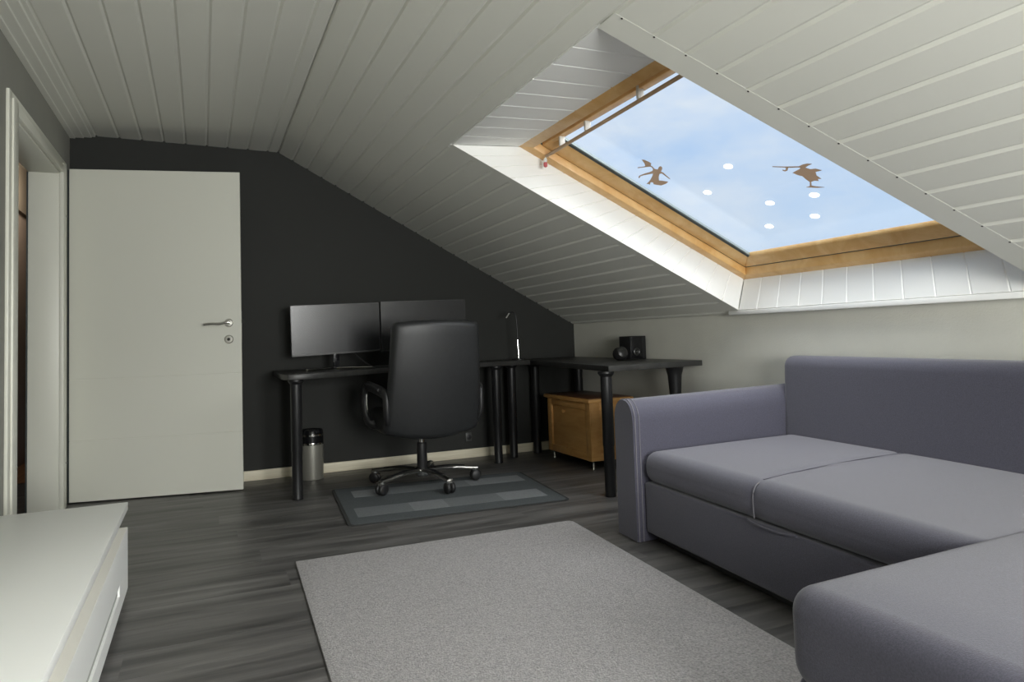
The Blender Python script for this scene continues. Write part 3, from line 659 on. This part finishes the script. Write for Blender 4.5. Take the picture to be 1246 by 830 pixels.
# wooden chest under the side table
ch = thing('chest', 'small wooden chest with dark lid and metal feet under the side table', 'chest', (2.57, 4.52, 0))
kx0, kx1, ky0, ky1, kz0, kz1 = 2.375, 2.70, 4.195, 4.835, .062, .452
part('body', 'chest', ch, (kx0+.012, kx1, ky0+.01, ky1, kz0, kz1), bev=.002)
part('front_frame', 'chest', ch, (kx0, kx0+.013, ky0, ky0+.065, kz0, kz1), (kx0, kx0+.013, ky1-.065, ky1, kz0, kz1), (kx0, kx0+.013, ky0+.065, ky1-.065, kz0, kz0+.05), (kx0, kx0+.013, ky0+.065, ky1-.065, kz1-.05, kz1), bev=.002)
part('end_frame', 'chest', ch, (kx0+.013, kx0+.075, ky0, ky0+.011, kz0, kz1), (kx1-.05, kx1, ky0, ky0+.011, kz0, kz1), (kx0+.075, kx1-.05, ky0, ky0+.011, kz0, kz0+.05), (kx0+.075, kx1-.05, ky0, ky0+.011, kz1-.05, kz1), bev=.002)
ld = part('lid', 'chest', ch, (kx0-.022, kx1+.012, ky0-.022, ky1+.022, kz1+.0005, kz1+.026), bev=.007)
o = part('lid_panel', 'chest_top', ld, (kx0-.006, kx1, ky0-.006, ky1+.006, kz1+.0255, kz1+.030), bev=.001); o['label'] = 'dark brown lid panel'
bm = nb(); Mr = Matrix.Translation((kx0+.0125, 4.585, .368)) @ Matrix.Rotation(-math.pi/2, 4, 'Y'); lathe(bm, [(.008, 0), (.008, .006), (.014, .012), (.013, .02), (.006, .023)], (0, 0, 0), 16, M4=Mr); obj('knob', bm, 'chest', ch)
for x, y in ((kx0+.03, ky0+.03), (kx0+.03, ky1-.03), (kx1-.03, ky0+.03), (kx1-.03, ky1-.03)):
    bm = nb(); lathe(bm, [(.010, .0005), (.010, .008), (.006, .014), (.006, .05), (.011, .056), (.011, kz0)], (x, y, 0), 14); obj('foot', bm, 'chrome', ch)

# waste bin
bn = thing('waste_bin', 'grey metal waste bin with black band beside the desk leg', 'bin', (.672, 5.02, 0))
c = (.672, 5.02, 0); R_ = .078
bm = nb(); lathe(bm, [(R_*.93, .001), (R_*.95, .008), (R_, .225), (R_*1.0, .236)], c, 36); obj('body', bm, 'binmetal', bn)
bm = nb(); lathe(bm, [(R_*1.02, .233), (R_*1.03, .236), (R_*1.03, .243), (R_*1.02, .246)], c, 36); obj('chrome_ring', bm, 'chrome', bn)
bm = nb(); lathe(bm, [(R_*.985, .246), (R_*.99, .290)], c, 36); obj('band', bm, 'plastic_gloss', bn)
bm = nb(); lathe(bm, [(R_*1.0, .290), (R_*1.03, .292), (R_*1.03, .303), (R_*.98, .305)], c, 36); obj('rim', bm, 'chrome', bn)
bm = nb(); lathe(bm, [(R_*.985, .305), (R_*.95, .325), (R_*.9, .332), (R_*.84, .327)], c, 36); obj('lid', bm, 'plastic_gloss', bn)

# wall socket
so = thing('wall_socket', 'dark grey rounded wall socket low on the charcoal wall', 'socket', (1.863, YB, .158))
part('plate', 'outlet', so, (1.838, 1.888, YB-.011, YB-.0005, .125, .192), bev=.004)
bm = nb(); Mr = Matrix.Translation((1.863, YB-.011, .158)) @ Matrix.Rotation(math.pi/2, 4, 'X'); lathe(bm, [(.02, 0), (.02, .002), (.016, .003)], (0, 0, 0), 20, M4=Mr); obj('insert', bm, 'plastic', so)

# office chair
CC = (1.255, 4.365); cz = .0085
cr = thing('office_chair', 'black leather office chair with chrome star base on the desk mat', 'chair', (CC[0], CC[1], cz))
# backrest: reclining slab, wider at the bottom, domed
def backpt(p):
    u, v = p.x/.30, p.z/.36          # -1..1
    wid = .262+(.298-.262)*(.5-.5*v)
    x = u*wid
    zc = .678+v*.352
    y = 4.03-.075*v*1.0 + p.y + .035*(u*u) - .022*(1-v*v)
    z = zc + (-.012*u*u if v > 0 else .05*u*u*(-v))
    return V((CC[0]-.005+x, y, z))
bm = nb(); softbox(bm, .30, .042, .36, .038, backpt, 14, 4); br = obj('backrest', bm, 'leather', cr, 60)
bm = nb(); pts = []
for k in range(0, 73):
    a = 2*math.pi*k/72; ca, sa = math.cos(a), math.sin(a); q = 8
    pts.append(backpt(V((.29*abs(ca)**(2/q)*(1 if ca > 0 else -1), .0, .35*abs(sa)**(2/q)*(1 if sa > 0 else -1))))+V((0, .006, 0)))
def seatpt(p): return V((CC[0]+p.x, 4.36+p.y, .425+p.z+.02*(p.y/.26)**2*(1 if p.y > 0 else .3) - .03*(abs(p.x)/.27)**3*(1 if p.z < 0 else 0)))
softb = nb(); softbox(softb, .272, .26, .055, .045, seatpt, 8, 4); obj('seat', softb, 'leather', cr, 60)
part('under_plate', 'plastic', cr, (CC[0]-.09, CC[0]+.09, CC[1]-.12, CC[1]+.1, .318, .37), bev=.012)
bm = nb(); tube(bm, curve([(CC[0], CC[1]-.06, .335), (CC[0], CC[1]-.22, .335), (CC[0], CC[1]-.29, .38), (CC[0], CC[1]-.31, .5)], 5), .03, 10, ry=.012); obj('back_bracket', bm, 'plastic', cr)
for sx in (-1, 1):
    ax_ = CC[0]+sx*.305
    bm = nb(); tube(bm, curve([(CC[0]+sx*.24, 4.46, .395), (ax_-sx*.01, 4.49, .40), (ax_+sx*.012, 4.52, .46), (ax_+sx*.016, 4.53, .56), (ax_+sx*.012, 4.51, .618), (ax_, 4.46, .635), (ax_, 4.25, .628), (ax_-sx*.005, 4.12, .615), (ax_-sx*.015, 4.075, .585), (ax_-sx*.02, 4.08, .47), (CC[0]+sx*.25, 4.14, .40)], 6), .032, 12, ry=.02, up=V((sx, 0, 0)))
    ar = obj('armrest', bm, 'plastic', cr, 60)
    bm = nb(); tube(bm, curve([(ax_+sx*.004, 4.488, .425), (ax_+sx*.006, 4.503, .5), (ax_+sx*.006, 4.50, .585)], 5), .006, 8); obj('chrome_strip', bm, 'chrome', ar)
    bm = nb(); tube(bm, [(ax_, 4.46, .648), (ax_, 4.3, .646), (ax_, 4.13, .63)], [.024, .027, .022], 12, ry=.010); obj('arm_pad', bm, 'leather', ar, 60)
bm = nb(); lathe(bm, [(.03, .105), (.033, .112), (.031, .26), (.026, .265)], (*CC, cz), 20); obj('gas_lift_cover', bm, 'plastic', cr)
bm = nb(); lathe(bm, [(.016, .26), (.016, .315)], (*CC, cz), 16); obj('piston', bm, 'chrome', cr)
bm = nb(); lathe(bm, [(.030, .055), (.044, .065), (.046, .105), (.034, .112)], (*CC, cz), 20); obj('hub', bm, 'chrome', cr)
bm = nb(); tube(bm, [(CC[0]+.06, CC[1]-.02, .335), (CC[0]+.2, CC[1]-.04, .33)], .005, 8); obj('lever', bm, 'plastic', cr)
for k in range(5):
    a = math.radians(137+72*k); d = V((math.cos(a), math.sin(a), 0)); c0 = V((CC[0], CC[1], cz)); s_ = V((-d.y, d.x, 0))
    bm = nb(); tube(bm, curve([c0+d*.03+V((0, 0, .095)), c0+d*.16+V((0, 0, .098)), c0+d*.29+V((0, 0, .084)), c0+d*.352+V((0, 0, .078))], 5), [.027]*8+[.021]*8, 10, ry=[.014]*16); sp_ = obj('star_arm', bm, 'steel', cr, 60)
    bm = nb(); tube(bm, curve([c0+d*.05+V((0, 0, .107)), c0+d*.16+V((0, 0, .110)), c0+d*.27+V((0, 0, .099))], 5), .014, 8, ry=.004); obj('arm_inlay', bm, 'plastic', sp_, 60)
    p = c0+d*.34
    bm = nb()
    for off in (-.015, .015):
        Mr = Matrix.Translation(p+V((0, 0, .0355))) @ Matrix(((d.x, s_.x, 0, 0), (d.y, s_.y, 0, 0), (0, 0, 1, 0), (0, 0, 0, 1))) @ Matrix.Rotation(math.pi/2, 4, 'X')
        lathe(bm, [(.022, off-.0135*1), (.031, off-.010), (.035, off-.002 if off > 0 else off+.002), (.031, off+.010), (.022, off+.0135)], (0, 0, 0), 18, M4=Mr)
    cs = obj('caster', bm, 'plastic', cr, 60)
    bm = nb(); lathe(bm, [(.016, .058), (.024, .064), (.024, .078), (.012, .084)], p, 14); obj('caster_cap', bm, 'chrome', cs)

# ------------------------------------------------------------------ corner sofa
SO_ = V((1.771, 2.671, 0))
def sk(x, y, z):  # sofa axes: x from the front edge to the wall, y from the arm towards the camera
    return V((SO_.x+x*.999-.075*y, SO_.y+.045*x-y, z))
sofa = thing('corner_sofa', 'grey-violet fabric corner sofa with chaise under the skylight', 'sofa', (2.2, 1.8, 0))
def soft(nm, x0, x1, y0, y1, z0, z1, r, crown=0, parent=sofa, m='fabric', fn2=None, nm_=10):
    b = nb(); hx_, hy_, hz_ = (x1-x0)/2, (y1-y0)/2, (z1-z0)/2
    def f(p):
        z = p.z
        if crown and z > 0: z += crown*(1-(p.x/hx_)**2)*(1-(p.y/hy_)**2)*(z/hz_)
        q = (x0+x1)/2+p.x, (y0+y1)/2+p.y, (z0+z1)/2+z
        if fn2: q = fn2(*q)
        return sk(*q)
    softbox(b, hx_, hy_, hz_, r, f, nm_, 5); return obj(nm, b, m, parent, 60)
# arm
AY0, AY1, AZ = -.178, -.004, .618
def armsec(y0, y1, zt, r):
    pts = [(y0, .004), (y1, .004)]
    for k in range(0, 13):
        a = math.radians(180*k/12); cy = (y0+y1)/2; pts.append((cy+(y1-y0)/2*math.cos(a)**1 if False else cy+(y1-y0)/2*math.copysign(abs(math.cos(a))**.9, math.cos(a)), zt-r+r*abs(math.sin(a))**.9))
    return pts
def arm_extrude(x0, x1, y0, y1, zt, r, nm, m, parent, rise=0.0, bev=0.0):
    b = nb(); S = armsec(y0, y1, zt, r); rings = []
    xs = [x0, x0+.012, x1]
    for i, x in enumerate(xs):
        sh = .006 if i == 0 and bev else 0
        cy, czc = (y0+y1)/2, zt/2
        rings.append([b.verts.new(sk(x, cy+(py-cy)*(1-sh*2), max(.004, czc+(pz-czc)*(1-sh)+rise*(x-x0)*(pz > .3)))) for py, pz in S])
    n = len(S)
    for A, B in zip(rings, rings[1:]):
        for i in range(n): b.faces.new((A[i], A[(i+1) % n], B[(i+1) % n], B[i]))
    b.faces.new(rings[0]); b.faces.new(rings[-1][::-1]); return obj(nm, b, m, parent, 50)
arm = arm_extrude(-.045, .99, AY0, AY1, AZ, .10, 'arm', 'fabric', sofa, .012, 1)
for off, x in ((0.0, -.034), (.0, -.012)):
    S = armsec(AY0-.001, AY1+.0015, AZ+.0015, .101); b = nb()
    tube(b, [sk(x, p[0], p[1]) for p in S[1:]], .0028 if x < -.02 else .0022, 6); obj('piping', b, 'piping', arm, 60)
# base, storage front
part_b = soft('base', .0, .86, .0, 1.62, .045, .262, .012, nm_=4)
soft('plinth', .05, .84, .03, 1.6, .003, .045, .004, m='plastic', nm_=3)
def nose(x, y, z): return x, y, z
def ys(x): return .745-.075*x
def seam(x, y, z):
    g_ = math.exp(-((y-ys(x))/.016)**2)
    return (x+.006*g_*(x < .02), y, z-.007*g_*(z > .3))
soft('seat_cushion', -.012, .90, .002, 1.64, .262, .398, .058, .012, fn2=seam, nm_=64)
b = nb(); tube(b, curve([*[sk(x, ys(x)+.003, z) for x, z in ((.05, .3945), (.012, .384), (-.006, .355), (-.0075, .31), (-.006, .275))]], 5), .0025, 6); obj('seam_piping', b, 'piping', sofa, 60)
b = nb(); tube(b, [sk(x, ys(x)+.003, .3955+.010*(1-((x-.444)/.456)**2)) for x in (.05, .2, .35, .5, .65, .8, .88)], .0016, 6); obj('seam_piping', b, 'fabric', sofa, 60)
b = nb(); tube(b, curve([sk(.002, .70, .262), sk(-.003, .73, .257), sk(-.004, .81, .253), sk(-.002, .89, .256), sk(.002, .94, .262)], 5), .004, 8, ry=.004); obj('pull_strap', b, 'fabric', sofa, 60)
# backrest
def lean(x, y, z): return x+.05*(z-.4)-.05*y*.0-.045*(y-.0)*.6, y, z
soft('backrest', .865, 1.0, -.03, 2.3, .33, .775, .05, 0, fn2=lean)
# chaise at the near end
def ch_(x, y, z): return V((x, y, z))
def chaise(nm, x0, x1, y0, y1, z0, z1, r, crown=0, m='fabric'):
    b = nb(); hx_, hy_, hz_ = (x1-x0)/2, (y1-y0)/2, (z1-z0)/2
    def f(p):
        z = p.z
        if crown and z > 0: z += crown*(1-(p.x/hx_)**2)*(1-(p.y/hy_)**2)*(z/hz_)
        return V(((x0+x1)/2+p.x+.02*p.y, (y0+y1)/2+p.y+.03*p.x, (z0+z1)/2+z))
    softbox(b, hx_, hy_, hz_, r, f, 10, 5); return obj(nm, b, m, sofa, 60)
chaise('chaise_cushion', 1.062, 2.62, .18, 1.165, .20, .402, .055, .008)
chaise('chaise_base', 1.072, 2.60, .20, 1.145, .03, .225, .02)
